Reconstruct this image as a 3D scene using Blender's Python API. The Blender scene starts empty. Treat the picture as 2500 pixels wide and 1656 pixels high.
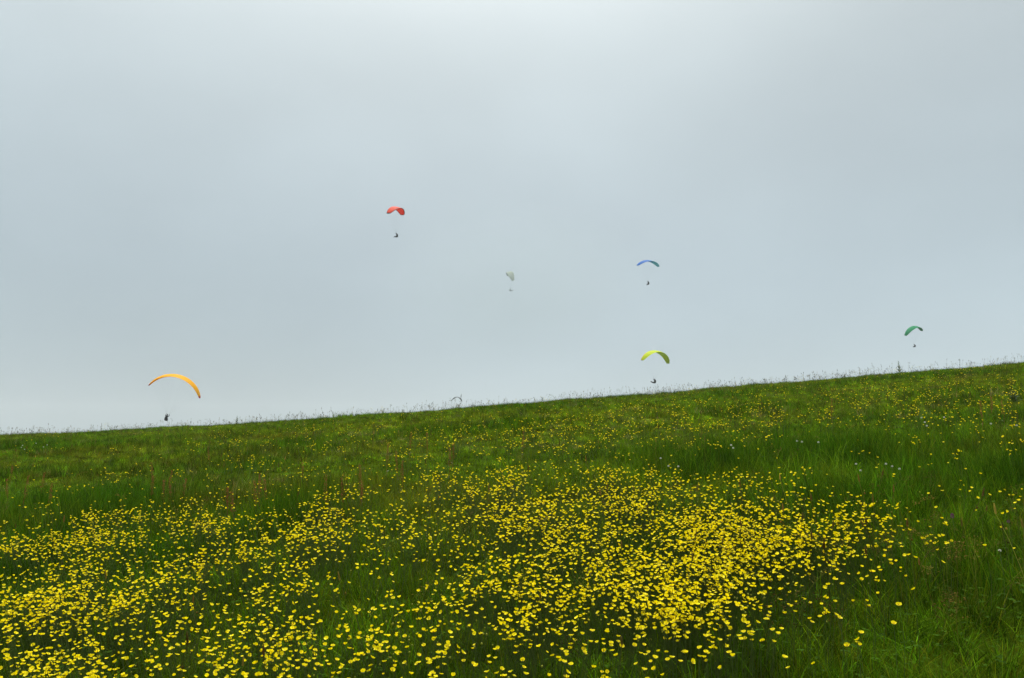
import bpy, bmesh, math, random
import numpy as np
from mathutils import Vector, Matrix, Euler

GRASS = True
R = math.radians
random.seed(7)
rng = np.random.default_rng(11)
scene = bpy.context.scene
C = scene.collection

# ------------------------------------------------------------------ camera
PITCH = R(8.0)
CAM_H = 1.55
LENS = 28.0
FPX = 2500 * LENS / 36.0
cam_data = bpy.data.cameras.new('camera')
cam_data.lens = LENS
cam_data.sensor_width = 36.0
cam_data.clip_start = 0.05
cam_data.clip_end = 20000
cam = bpy.data.objects.new('camera', cam_data)
C.objects.link(cam)
scene.camera = cam

# ------------------------------------------------------------------ sky, sun, exposure
SKY_SHIFT = (4.4, 1.9, 5.2)
SUN_EL, SUN_AZ = R(58), R(-3)          # azimuth from +Y towards +X
world = bpy.data.worlds.new('World')
scene.world = world
world.use_nodes = True
wn, wl = world.node_tree.nodes, world.node_tree.links
wn.clear()
w_out = wn.new('ShaderNodeOutputWorld')
w_bg = wn.new('ShaderNodeBackground')
w_bg.inputs['Strength'].default_value = 0.1
w_sky = wn.new('ShaderNodeTexSky')
w_sky.sky_type = 'NISHITA'
w_sky.sun_disc = False
w_sky.sun_elevation = SUN_EL
w_sky.sun_rotation = SUN_AZ
w_sky.dust_density = 4.0
w_tc = wn.new('ShaderNodeTexCoord')
w_sep = wn.new('ShaderNodeSeparateXYZ')
wl.new(w_tc.outputs['Generated'], w_sep.inputs[0])
# cloud deck brightness against height above the horizon (brighter towards the zenith)
w_ramp = wn.new('ShaderNodeValToRGB')
w_ramp.color_ramp.interpolation = 'B_SPLINE'
el = w_ramp.color_ramp.elements
stops = [(0.0, (2.027, 2.492, 2.753)), (0.07, (2.046, 2.511, 2.771)), (0.17, (1.99, 2.446, 2.697)), (0.3, (2.251, 2.669, 2.864)),
         (0.45, (2.474, 2.846, 2.957)), (0.6, (2.929, 3.236, 3.255)), (1.0, (14.0, 14.2, 14.3))]
while len(el) < len(stops):
    el.new(0.5)
for e, (p, c) in zip(el, stops):
    e.position = p
    e.color = (c[0] / 15, c[1] / 15, c[2] / 15, 1)
wl.new(w_sep.outputs['Z'], w_ramp.inputs['Fac'])
w_scale = wn.new('ShaderNodeVectorMath'); w_scale.operation = 'SCALE'
w_scale.inputs['Scale'].default_value = 15.0
wl.new(w_ramp.outputs['Color'], w_scale.inputs[0])
# slow mottling of the cloud
w_map = wn.new('ShaderNodeMapping')
w_map.inputs['Location'].default_value = SKY_SHIFT
w_map.inputs['Scale'].default_value = (1.0, 1.0, 1.8)
wl.new(w_tc.outputs['Generated'], w_map.inputs['Vector'])
w_noise = wn.new('ShaderNodeTexNoise')
w_noise.inputs['Scale'].default_value = 1.9
w_noise.inputs['Detail'].default_value = 3.0
w_noise.inputs['Roughness'].default_value = 0.42
wl.new(w_map.outputs[0], w_noise.inputs['Vector'])
w_mr = wn.new('ShaderNodeMapRange')
w_mr.inputs['From Min'].default_value = 0.3
w_mr.inputs['From Max'].default_value = 0.7
w_mr.inputs['To Min'].default_value = 0.87
w_mr.inputs['To Max'].default_value = 1.09
wl.new(w_noise.outputs['Fac'], w_mr.inputs['Value'])
w_mul = wn.new('ShaderNodeVectorMath'); w_mul.operation = 'SCALE'
wl.new(w_scale.outputs[0], w_mul.inputs[0])

# the cloud is brighter round the hidden sun
w_dot = wn.new('ShaderNodeVectorMath'); w_dot.operation = 'DOT_PRODUCT'
w_dot.inputs[1].default_value = (math.sin(SUN_AZ) * math.cos(SUN_EL), math.cos(SUN_AZ) * math.cos(SUN_EL), math.sin(SUN_EL))
wl.new(w_tc.outputs['Generated'], w_dot.inputs[0])
w_max = wn.new('ShaderNodeMath'); w_max.operation = 'MAXIMUM'; w_max.inputs[1].default_value = 0.0
wl.new(w_dot.outputs['Value'], w_max.inputs[0])
w_pow = wn.new('ShaderNodeMath'); w_pow.operation = 'POWER'; w_pow.inputs[1].default_value = 6.0
wl.new(w_max.outputs[0], w_pow.inputs[0])
w_glow = wn.new('ShaderNodeMath'); w_glow.operation = 'MULTIPLY_ADD'; w_glow.inputs[1].default_value = 0.28; w_glow.inputs[2].default_value = 1.0
wl.new(w_pow.outputs[0], w_glow.inputs[0])
# the base of the overcast thins towards the right and thickens towards the left
w_lift = wn.new('ShaderNodeMath'); w_lift.operation = 'MULTIPLY_ADD'; w_lift.inputs[1].default_value = -0.9; w_lift.inputs[2].default_value = 0.306
wl.new(w_sep.outputs['Z'], w_lift.inputs[0])
w_east = wn.new('ShaderNodeMath'); w_east.operation = 'MULTIPLY_ADD'; w_east.inputs[2].default_value = 1.0
wl.new(w_sep.outputs['X'], w_east.inputs[0]); wl.new(w_lift.outputs[0], w_east.inputs[1])
w_both = wn.new('ShaderNodeMath'); w_both.operation = 'MULTIPLY'
w_mot = wn.new('ShaderNodeMath'); w_mot.operation = 'MULTIPLY'
wl.new(w_east.outputs[0], w_mot.inputs[0]); wl.new(w_mr.outputs[0], w_mot.inputs[1])
wl.new(w_glow.outputs[0], w_both.inputs[0]); wl.new(w_mot.outputs[0], w_both.inputs[1])
wl.new(w_both.outputs[0], w_mul.inputs['Scale'])
w_mix = wn.new('ShaderNodeMix'); w_mix.data_type = 'RGBA'
w_mix.inputs['Factor'].default_value = 0.94
wl.new(w_sky.outputs['Color'], w_mix.inputs['A'])
wl.new(w_mul.outputs[0], w_mix.inputs['B'])
wl.new(w_mix.outputs['Result'], w_bg.inputs['Color'])
wl.new(w_bg.outputs[0], w_out.inputs['Surface'])

sun_data = bpy.data.lights.new('sun', 'SUN')
sun_data.energy = 1.5
sun_data.angle = R(28)
sun_data.color = (1.0, 0.96, 0.89)
sun = bpy.data.objects.new('sun', sun_data)
C.objects.link(sun)
sd = Vector((math.sin(SUN_AZ) * math.cos(SUN_EL), math.cos(SUN_AZ) * math.cos(SUN_EL), math.sin(SUN_EL)))
sun.rotation_euler = sd.to_track_quat('Z', 'Y').to_euler()
sun.location = (0, 0, 120)

vs = scene.view_settings
vs.view_transform = 'Standard'
vs.look = 'None'
vs.gamma = 1.0
vs.exposure = 1.1
vs.use_curve_mapping = False
scene.render.engine = 'CYCLES'
cy = scene.cycles
cy.max_bounces = 6
cy.diffuse_bounces = 3
cy.transmission_bounces = 4
cy.glossy_bounces = 2
cy.volume_bounces = 2
cy.transparent_max_bounces = 8
cy.caustics_reflective = False
cy.caustics_refractive = False
cy.use_denoising = True
scene.render.filter_size = 1.2

# ------------------------------------------------------------------ helpers
def vnoise(x, y, scale, seed=0):
    """smooth value noise, 0..1"""
    x = np.asarray(x, float) / scale + 1000.0
    y = np.asarray(y, float) / scale + 1000.0
    xi = np.floor(x).astype(np.int64); yi = np.floor(y).astype(np.int64)
    xf = x - xi; yf = y - yi
    def h(a, b):
        n = (a * 374761393 + b * 668265263 + seed * 1274126177) & 0x7fffffff
        n = ((n ^ (n >> 13)) * 1274126177) & 0x7fffffff
        return ((n ^ (n >> 16)) & 0xffff) / 65535.0
    u = xf * xf * (3 - 2 * xf); v = yf * yf * (3 - 2 * yf)
    a = h(xi, yi) * (1 - u) + h(xi + 1, yi) * u
    b = h(xi, yi + 1) * (1 - u) + h(xi + 1, yi + 1) * u
    return a * (1 - v) + b * v

T8 = math.tan(PITCH)
def bumps(x, y):
    b = 0.15 * (vnoise(x, y, 3.1, 1) - 0.5) + 0.20 * (vnoise(x, y, 7.3, 2) - 0.5) + 0.06 * (vnoise(x, y, 1.1, 3) - 0.5)
    r = np.hypot(x, y)
    return b * np.clip((r - 0.8) / 2.5, 0, 1)

def ground(x, y):
    x = np.asarray(x, float); y = np.asarray(y, float)
    xs = 70 * np.tanh(x / 70)
    yq = np.where(y < 0, y * 0.3, y)
    z = T8 * y + 0.0735 * xs + 0.0005 * xs * xs - 0.0012 * yq * yq + bumps(x, y)
    # the hill runs out into a valley floor far below
    floor = -70.0 + 4 * (vnoise(x, y, 220, 9) - 0.5)
    k = 8.0
    d = np.clip((z - floor) / k, -40, 40)
    return floor + k * np.log1p(np.exp(d))

CAM_Z = CAM_H + float(ground(0.0, 0.0))
cam.location = (0, 0, CAM_Z)
cam.rotation_euler = (math.pi / 2 + PITCH, 0, 0)
FWD = np.array([0, math.cos(PITCH), math.sin(PITCH)])
UPV = np.array([0, -math.sin(PITCH), math.cos(PITCH)])

def ray(px, py):
    """direction of a point of the photograph (2500 px wide); depth 1 along the lens axis"""
    return np.array([(px - 1250) / FPX, 0, 0]) + FWD + UPV * ((828 - py) / FPX)

def at_ground(px, py, h=0.0):
    """where a photographed point stands on the hill (h above the turf)"""
    px = np.atleast_1d(np.asarray(px, float)); py = np.atleast_1d(np.asarray(py, float))
    dx = (px - 1250) / FPX
    dy = FWD[1] + UPV[1] * (828 - py) / FPX
    dz = FWD[2] + UPV[2] * (828 - py) / FPX
    ts = np.concatenate([np.linspace(1.5, 12, 180), np.linspace(12.1, 42, 220)])
    hit = np.full(px.shape, 38.0); done = np.zeros(px.shape, bool)
    prev = None; pt = ts[0]
    for t in ts:
        f = (CAM_Z + dz * t) - (ground(dx * t, dy * t) + h)
        if prev is not None:
            new = (~done) & (f <= 0)
            fr = prev / np.maximum(prev - f, 1e-9)
            hit[new] = (pt + fr * (t - pt))[new]
            done |= new
        prev = f; pt = t
    x = dx * hit; y = dy * hit
    return x, y, ground(x, y), done

def at_dist(px, py, dist):
    r = ray(px, py)
    return Vector((0, 0, CAM_Z)) + Vector(r) * dist

def tag(o, label=None, cat=None, group=None, kind=None):
    if label: o['label'] = label
    if cat: o['category'] = cat
    if group: o['group'] = group
    if kind: o['kind'] = kind
    return o

def link(name, me, mat=None, parent=None):
    if mat is not None and len(me.materials) == 0:
        me.materials.append(mat)
    o = bpy.data.objects.new(name, me)
    C.objects.link(o)
    if parent is not None: o.parent = parent
    return o

def empty(name, loc=(0, 0, 0)):
    o = bpy.data.objects.new(name, None)
    o.empty_display_size = 0.05
    C.objects.link(o)
    o.location = loc
    return o

def mesh_np(name, verts, faces, smooth=True, colors=None):
    """verts (n,3), faces: list of arrays (m,k)"""
    verts = np.asarray(verts, np.float32)
    me = bpy.data.meshes.new(name)
    me.vertices.add(len(verts))
    me.vertices.foreach_set('co', verts.ravel())
    faces = [np.asarray(f, np.int32) for f in faces if len(f)]
    loops = np.concatenate([f.ravel() for f in faces])
    counts = np.concatenate([np.full(len(f), f.shape[1], np.int32) for f in faces])
    starts = np.concatenate([[0], np.cumsum(counts)[:-1]]).astype(np.int32)
    me.loops.add(len(loops)); me.loops.foreach_set('vertex_index', loops)
    me.polygons.add(len(counts)); me.polygons.foreach_set('loop_start', starts)
    me.update(calc_edges=True)
    if smooth:
        me.polygons.foreach_set('use_smooth', np.ones(len(counts), bool))
    if colors is not None:
        a = me.color_attributes.new('shade', 'FLOAT_COLOR', 'POINT')
        c4 = np.ones((len(verts), 4), np.float32); c4[:, :3] = colors
        a.data.foreach_set('color', c4.ravel())
    me.validate()
    return me

class MB:
    """collects vertices, triangles, quads and a colour per vertex"""
    def __init__(self): self.v = []; self.t = []; self.q = []; self.c = []
    def vert(self, p, c=(1, 1, 1)):
        self.v.append(tuple(p)); self.c.append(c); return len(self.v) - 1
    def tri(self, a, b, c): self.t.append((a, b, c))
    def quad(self, a, b, c, d): self.q.append((a, b, c, d))
    def tube(self, pts, rads, n=5, c=(1, 1, 1), cap=True):
        rings = []
        pts = [Vector(p) for p in pts]
        for i, p in enumerate(pts):
            d = (pts[min(i + 1, len(pts) - 1)] - pts[max(i - 1, 0)]).normalized()
            s = d.orthogonal().normalized() if i == 0 else (s - d * s.dot(d)).normalized()
            b = d.cross(s)
            rings.append([self.vert(p + (s * math.cos(2 * math.pi * k / n) + b * math.sin(2 * math.pi * k / n)) * rads[i], c) for k in range(n)])
        for i in range(len(rings) - 1):
            for k in range(n):
                self.quad(rings[i][k], rings[i][(k + 1) % n], rings[i + 1][(k + 1) % n], rings[i + 1][k])
        if cap:
            for rg, p in ((rings[0], pts[0]), (rings[-1], pts[-1])):
                m = self.vert(p, c)
                for k in range(n): self.tri(rg[k], rg[(k + 1) % n], m)
    def ellipsoid(self, cen, rad, nu=8, nv=5, c=(1, 1, 1)):
        cen = Vector(cen); rows = []
        for j in range(1, nv):
            ph = math.pi * j / nv
            rows.append([self.vert(cen + Vector((rad[0] * math.sin(ph) * math.cos(2 * math.pi * k / nu), rad[1] * math.sin(ph) * math.sin(2 * math.pi * k / nu), rad[2] * math.cos(ph))), c) for k in range(nu)])
        top = self.vert(cen + Vector((0, 0, rad[2])), c); bot = self.vert(cen - Vector((0, 0, rad[2])), c)
        for j in range(len(rows) - 1):
            for k in range(nu): self.quad(rows[j][k], rows[j + 1][k], rows[j + 1][(k + 1) % nu], rows[j][(k + 1) % nu])
        for k in range(nu):
            self.tri(top, rows[0][k], rows[0][(k + 1) % nu]); self.tri(bot, rows[-1][(k + 1) % nu], rows[-1][k])
    def strip(self, pts, widths, side, c=(1, 1, 1), fold=0.0):
        """a blade: ribbon along pts, pointed tip"""
        prev = None
        for i, p in enumerate(pts):
            p = Vector(p)
            if i == len(pts) - 1:
                t = self.vert(p, c); self.tri(prev[0], prev[1], t)
            else:
                cur = (self.vert(p - side * widths[i], c), self.vert(p + side * widths[i], c))
                if prev: self.quad(prev[0], prev[1], cur[1], cur[0])
                prev = cur
    def mesh(self, name, smooth=True, colors=True):
        return mesh_np(name, self.v, [self.t, self.q], smooth, self.c if colors else None)
    def arrays(self):
        tris = list(self.t)
        for a, b, c, d in self.q: tris += [(a, b, c), (a, c, d)]
        return np.array(self.v), np.array(tris, np.int32), np.array(self.c)

# ------------------------------------------------------------------ materials
def new_mat(name):
    m = bpy.data.materials.new(name); m.use_nodes = True
    n, l = m.node_tree.nodes, m.node_tree.links
    n.clear()
    return m, n, l

def leaf_mat(name, color=None, rough=0.55, trans=0.35, spec=0.25, instancer=False, vary=True, tcol=None):
    """thin plant tissue: a glossy-ish surface plus light coming through"""
    m, n, l = new_mat(name)
    out = n.new('ShaderNodeOutputMaterial')
    pb = n.new('ShaderNodeBsdfPrincipled')
    pb.inputs['Roughness'].default_value = rough
    pb.inputs['Specular IOR Level'].default_value = spec
    tr = n.new('ShaderNodeBsdfTranslucent')
    mx = n.new('ShaderNodeMixShader'); mx.inputs[0].default_value = trans
    src = None
    if instancer:
        a = n.new('ShaderNodeAttribute'); a.attribute_type = 'INSTANCER'; a.attribute_name = 'tint'
        src = a.outputs['Color']
    else:
        a = n.new('ShaderNodeRGB'); a.outputs[0].default_value = (*color, 1)
        src = a.outputs[0]
    if vary:
        b = n.new('ShaderNodeAttribute'); b.attribute_name = 'shade'
        mu = n.new('ShaderNodeMix'); mu.data_type = 'RGBA'; mu.blend_type = 'MULTIPLY'
        mu.inputs['Factor'].default_value = 1.0
        l.new(src, mu.inputs['A']); l.new(b.outputs['Color'], mu.inputs['B'])
        src = mu.outputs['Result']
    l.new(src, pb.inputs['Base Color'])
    if tcol:
        mt = n.new('ShaderNodeMix'); mt.data_type = 'RGBA'; mt.blend_type = 'MULTIPLY'; mt.inputs['Factor'].default_value = 1
        mt.inputs['B'].default_value = (*tcol, 1)
        l.new(src, mt.inputs['A']); l.new(mt.outputs['Result'], tr.inputs['Color'])
    else:
        l.new(src, tr.inputs['Color'])
    l.new(pb.outputs[0], mx.inputs[1]); l.new(tr.outputs[0], mx.inputs[2])
    l.new(mx.outputs[0], out.inputs['Surface'])
    return m

def plain_mat(name, color, rough=0.6, noise=0.0, scale=20.0, spec=0.4, color2=None):
    m, n, l = new_mat(name)
    out = n.new('ShaderNodeOutputMaterial')
    pb = n.new('ShaderNodeBsdfPrincipled')
    pb.inputs['Roughness'].default_value = rough
    pb.inputs['Specular IOR Level'].default_value = spec
    tc = n.new('ShaderNodeTexCoord')
    nz = n.new('ShaderNodeTexNoise'); nz.inputs['Scale'].default_value = scale; nz.inputs['Detail'].default_value = 5
    l.new(tc.outputs['Object'], nz.inputs['Vector'])
    mx = n.new('ShaderNodeMix'); mx.data_type = 'RGBA'
    c2 = color2 or tuple(min(1, v * (1 + noise)) for v in color)
    c1 = color if color2 else tuple(v * (1 - noise) for v in color)
    mx.inputs['A'].default_value = (*c1, 1); mx.inputs['B'].default_value = (*c2, 1)
    l.new(nz.outputs['Fac'], mx.inputs['Factor'])
    l.new(mx.outputs['Result'], pb.inputs['Base Color'])
    l.new(pb.outputs[0], out.inputs['Surface'])
    return m

M_soil = plain_mat('turf_soil', (0.022, 0.036, 0.002), 1.0, color2=(0.055, 0.078, 0.003), scale=1.7, spec=0.0)
M_grass = leaf_mat('grass_blades', instancer=True, rough=0.7, trans=0.28, spec=0.02)
M_seed = leaf_mat('grass_seed_stalks', instancer=True, rough=0.8, trans=0.2, spec=0.08)
M_petal = leaf_mat('buttercup_petal', (0.94, 0.80, 0.003), rough=0.45, trans=0.38, spec=0.12)
M_centre = leaf_mat('buttercup_centre', (0.62, 0.44, 0.01), rough=0.7, trans=0.1)
M_bud = leaf_mat('buttercup_bud', (0.26, 0.27, 0.02), rough=0.6, trans=0.15)
M_stem = leaf_mat('flower_stem', (0.055, 0.085, 0.012), rough=0.6, trans=0.1)
M_sorrel = leaf_mat('sorrel_seed', (0.26, 0.062, 0.015), rough=0.75, trans=0.25)
M_clover = leaf_mat('clover_head', (0.72, 0.70, 0.62), rough=0.7, trans=0.25)
M_vetch = leaf_mat('purple_petal', (0.20, 0.05, 0.13), rough=0.6, trans=0.3)
M_thistle = leaf_mat('thistle_leaf', (0.045, 0.090, 0.010), rough=0.6, trans=0.2)

# ------------------------------------------------------------------ the hill (one sheet out to the horizon)
def graded(a0, a1, step, far, growth):
    inner = np.arange(a0, a1 + 1e-6, step)
    up = [inner[-1]]; s = step
    while up[-1] < far: s *= growth; up.append(up[-1] + s)
    dn = [inner[0]]; s = step
    while dn[-1] > -far: s *= growth; dn.append(dn[-1] - s)
    return np.concatenate([np.array(dn[1:])[::-1], inner, np.array(up[1:])])
gx = graded(-30, 30, 0.25, 1800, 1.16)
gy = graded(-2, 46, 0.25, 1800, 1.16)
GX, GY = np.meshgrid(gx, gy)
gv = np.stack([GX.ravel(), GY.ravel(), ground(GX.ravel(), GY.ravel())], 1)
nx, ny = len(gx), len(gy)
ii, jj = np.meshgrid(np.arange(nx - 1), np.arange(ny - 1))
i0 = (jj * nx + ii).ravel()
hill = link('ground', mesh_np('ground', gv, [np.stack([i0, i0 + 1, i0 + nx + 1, i0 + nx], 1)]), M_soil)
tag(hill, kind='structure')

# ------------------------------------------------------------------ grass: clumps spread over the hill by geometry nodes
def blade(mb, x, y, h, w, rnd, lean, bend, c, segs=3):
    az = rnd.uniform(0, 2 * math.pi)
    d = Vector((math.cos(az), math.sin(az), 0))
    sa = az + math.pi / 2 + rnd.uniform(-0.9, 0.9)
    side = Vector((math.cos(sa), math.sin(sa), 0))
    pts, wd = [], []
    for i in range(segs + 1):
        t = i / segs
        out = lean * t + bend * t * t
        pts.append(Vector((x, y, 0)) + d * (out * h) + Vector((0, 0, h * (t - 0.42 * bend * bend * t * t * t))))
        wd.append(w * (1.0 - 0.55 * t))
    mb.strip(pts, wd, side, c)

def grass_clump(seed, n, rad, hmin, hmax, w, segs, lean=0.30, per=8, tuft=0.02, spread_=0.5):
    """blades in small tufts; a tuft shares its shade, its height and the way it leans"""
    rnd = random.Random(seed); mb = MB()
    for q in range(n // per):
        r = rad * math.sqrt(rnd.random()); a = rnd.uniform(0, 6.283)
        tx, ty = r * math.cos(a), r * math.sin(a)
        s0 = rnd.lognormvariate(-0.5 * spread_ * spread_, spread_); k0 = rnd.random()
        h0 = hmin + (hmax - hmin) * rnd.random() ** 1.3
        dry = k0 < 0.06
        for i in range(per):
            s = min(2.6, max(0.22, s0 * rnd.lognormvariate(-0.04, 0.32)))
            k = rnd.random()
            if dry or k < 0.06: c = (1.9 * s, 1.2 * s, 1.5 * s)          # dry straw-coloured blade
            elif k0 < 0.5: c = (0.84 * s, 1.0 * s, 0.9 * s)
            else: c = (1.06 * s, 1.04 * s, 0.8 * s)
            blade(mb, tx + rnd.gauss(0, tuft), ty + rnd.gauss(0, tuft), h0 * rnd.uniform(0.6, 1.15), w * rnd.uniform(0.6, 1.25), rnd, rnd.uniform(0.02, lean), rnd.uniform(0.0, 0.75), c, segs)
    return mb.mesh('grass_clump')

def leaf_clump(seed):
    """low broad leaves between the grass"""
    rnd = random.Random(seed); mb = MB()
    for i in range(16):
        r = 0.14 * math.sqrt(rnd.random()); a = rnd.uniform(0, 6.283)
        b = Vector((r * math.cos(a), r * math.sin(a), 0)); h = rnd.uniform(0.05, 0.20)
        top = b + Vector((rnd.uniform(-.04, .04), rnd.uniform(-.04, .04), h))
        s = rnd.uniform(0.6, 1.3); c = (0.9 * s, 1.05 * s, 1.1 * s)
        mb.strip([b, (b + top) / 2, top], [0.0012, 0.001], Vector((1, 0, 0)), c)
        az = rnd.uniform(0, 6.283); L = rnd.uniform(0.012, 0.024)
        for lobe in range(3):
            aa = az + (lobe - 1) * 1.05
            d = Vector((math.cos(aa), math.sin(aa), rnd.uniform(-0.15, 0.35))).normalized()
            sd_ = Vector((-math.sin(aa), math.cos(aa), 0)) * L * 0.36
            p0 = mb.vert(top, c); p1 = mb.vert(top + d * L * 0.55 + sd_, c); p2 = mb.vert(top + d * L * 0.55 - sd_, c)
            p3 = mb.vert(top + d * L + sd_ * 0.5 + Vector((0, 0, -L * 0.15)), c); p4 = mb.vert(top + d * L - sd_ * 0.5 + Vector((0, 0, -L * 0.15)), c)
            mb.tri(p0, p2, p1); mb.quad(p1, p2, p4, p3)
    return mb.mesh('leaf_clump')

def panicle(seed, droop, H=0.5):
    """a flowering grass stalk with spikelets"""
    rnd = random.Random(seed); mb = MB()
    az = rnd.uniform(0, 6.283); d = Vector((math.cos(az), math.sin(az), 0))
    def P(t): return d * (H * (0.08 * t + droop * t ** 3)) + Vector((0, 0, H * (t - 0.5 * droop * t ** 4)))
    n = 7
    mb.tube([P(i / n) for i in range(n + 1)], [0.0013 * (1 - 0.5 * i / n) for i in range(n + 1)], 3, (0.75, 0.95, 0.7), cap=False)
    for i in range(20):
        t = rnd.uniform(0.70, 1.0); p = P(t)
        a = rnd.uniform(0, 6.283); L = 0.012 + 0.045 * (1 - t) / 0.3
        o = Vector((math.cos(a), math.sin(a), rnd.uniform(0.1, 0.8))).normalized() * L * rnd.uniform(.4, 1.2)
        e = p + o; s = rnd.uniform(0.7, 1.35); c = (1.15 * s, 0.98 * s, 0.9 * s)
        mb.strip([p, e], [0.0006], Vector((o.y, -o.x, 0.01)).normalized(), c)
        dr = (o.normalized() + Vector((0, 0, rnd.uniform(-.9, .3)))).normalized(); sl = rnd.uniform(0.007, 0.013)
        sd_ = dr.orthogonal().normalized() * sl * 0.24; sb = dr.cross(sd_)
        a0 = mb.vert(e, c); a1 = mb.vert(e + dr * sl, c)
        m = [mb.vert(e + dr * sl * .45 + v, c) for v in (sd_, sb, -sd_, -sb)]
        for k in range(4): mb.tri(a0, m[k], m[(k + 1) % 4]); mb.tri(a1, m[(k + 1) % 4], m[k])
    return mb.mesh('panicle')

def seed_spike(seed, H=0.45):
    """a bare stalk with one compact dark head"""
    rnd = random.Random(seed); mb = MB()
    dx, dy = rnd.uniform(-.08, .08), rnd.uniform(-.08, .08)
    P = lambda t: Vector((dx * t * t, dy * t * t, H * t))
    mb.tube([P(i / 4) for i in range(5)], [0.0014] * 5, 3, (0.8, 0.85, 0.7), cap=False)
    L = rnd.uniform(0.02, 0.05)
    c = rnd.choice([(0.75, 0.6, 0.55), (1.0, 0.75, 0.6), (0.55, 0.55, 0.5)])
    mb.tube([P(1), P(1) + Vector((0, 0, L * .4)), P(1) + Vector((0, 0, L))], [0.0035, 0.0052, 0.0015], 5, c)
    if rnd.random() < .5:
        mb.ellipsoid(P(0.86) + Vector((.01, .006, 0)), (0.005, 0.005, 0.006), 5, 4, c)
    return mb.mesh('seed_spike')

def scatter_object(name, meshes, mat, pos, rot, scl, idx, tint, label, cat):
    src = bpy.data.collections.new(name + '_variants')       # unlinked: only the node tree uses it
    for k, me in enumerate(meshes):
        if len(me.materials) == 0: me.materials.append(mat)
        o = bpy.data.objects.new('%s_%02d' % (me.name.split('.')[0], k), me); src.objects.link(o)
    n = len(pos)
    me = bpy.data.meshes.new(name)
    me.vertices.add(n); me.vertices.foreach_set('co', np.asarray(pos, np.float32).ravel())
    for an, ty, arr, key in (('rot', 'FLOAT_VECTOR', rot, 'vector'), ('scl', 'FLOAT_VECTOR', scl, 'vector'), ('idx', 'INT', idx, 'value')):
        a = me.attributes.new(an, ty, 'POINT'); a.data.foreach_set(key, np.ascontiguousarray(arr, np.int32 if ty == 'INT' else np.float32).ravel())
    a = me.attributes.new('tint', 'FLOAT_COLOR', 'POINT')
    c4 = np.ones((n, 4), np.float32); c4[:, :3] = tint
    a.data.foreach_set('color', c4.ravel())
    ob = link(name, me)
    ng = bpy.data.node_groups.new(name + '_nodes', 'GeometryNodeTree')
    ng.interface.new_socket('Geometry', in_out='INPUT', socket_type='NodeSocketGeometry')
    ng.interface.new_socket('Geometry', in_out='OUTPUT', socket_type='NodeSocketGeometry')
    gi = ng.nodes.new('NodeGroupInput'); go = ng.nodes.new('NodeGroupOutput')
    ci = ng.nodes.new('GeometryNodeCollectionInfo')
    ci.inputs['Collection'].default_value = src
    ci.inputs['Separate Children'].default_value = True
    ci.inputs['Reset Children'].default_value = True
    ip = ng.nodes.new('GeometryNodeInstanceOnPoints')
    ip.inputs['Pick Instance'].default_value = True
    def attr(nm, ty):
        x = ng.nodes.new('GeometryNodeInputNamedAttribute'); x.data_type = ty; x.inputs['Name'].default_value = nm
        return x.outputs['Attribute']
    e2r = ng.nodes.new('FunctionNodeEulerToRotation')
    L = ng.links.new
    L(gi.outputs[0], ip.inputs['Points']); L(ci.outputs[0], ip.inputs['Instance'])
    L(attr('idx', 'INT'), ip.inputs['Instance Index'])
    L(attr('rot', 'FLOAT_VECTOR'), e2r.inputs[0]); L(e2r.outputs[0], ip.inputs['Rotation'])
    L(attr('scl', 'FLOAT_VECTOR'), ip.inputs['Scale'])
    L(ip.outputs[0], go.inputs[0])
    md = ob.modifiers.new('scatter', 'NODES'); md.node_group = ng
    tag(ob, label, cat, kind='stuff')
    return ob

def wedge(y0, y1, dens, margin=2.2, spread=0.72):
    """random points over the strip of hill between two distances, wider than the view"""
    a = spread * (y1 * y1 - y0 * y0) + 2 * margin * (y1 - y0)
    n = int(a * dens)
    y = np.empty(0); x = np.empty(0)
    while len(y) < n:
        yy = rng.uniform(y0, y1, n); xx = rng.uniform(-1, 1, n) * (spread * y1 + margin)
        k = np.abs(xx) < spread * yy + margin
        y = np.concatenate([y, yy[k]]); x = np.concatenate([x, xx[k]])
    return x[:n], y[:n]

def lushness(x, y):
    """0 = short olive turf, 1 = tall dark tussock"""
    a = 0.55 * vnoise(x, y, 2.3, 21) + 0.45 * vnoise(x, y, 0.9, 22)
    return np.clip((a - 0.42) / 0.36, 0, 1)

def grass_tint(x, y):
    n = len(x)
    lush = lushness(x, y)
    big = vnoise(x, y, 5.5, 31); brn = 0.6 * vnoise(x, y, 2.8, 32) + 0.4 * vnoise(x, y, 0.8, 33)
    A = np.array([0.080, 0.140, 0.003]); B = np.array([0.118, 0.152, 0.003])
    Cc = np.array([0.135, 0.100, 0.010]); D = np.array([0.040, 0.092, 0.003])
    w = big[:, None]
    t = A * (1 - w) + B * w
    t = t * (1 - 0.85 * lush[:, None]) + D * 0.85 * lush[:, None]
    k = np.clip((brn - 0.60) / 0.2, 0, 1)[:, None] * 0.38
    t = t * (1 - k) + Cc * k
    # light painted into the tint: darker near like lens vignetting, brighter up the slope
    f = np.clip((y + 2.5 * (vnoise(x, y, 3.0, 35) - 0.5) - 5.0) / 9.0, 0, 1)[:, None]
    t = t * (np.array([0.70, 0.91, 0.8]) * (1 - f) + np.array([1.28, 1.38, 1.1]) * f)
    t = t * rng.lognormal(-0.03, 0.24, (n, 1))
    straw = (rng.random((n, 1)) < 0.03) & (y[:, None] > 9)
    t = np.where(straw, np.array([0.20, 0.185, 0.055]), t)
    return t * rng.uniform(0.85, 1.15, (n, 1)) * rng.uniform(0.93, 1.07, (n, 3))

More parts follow.
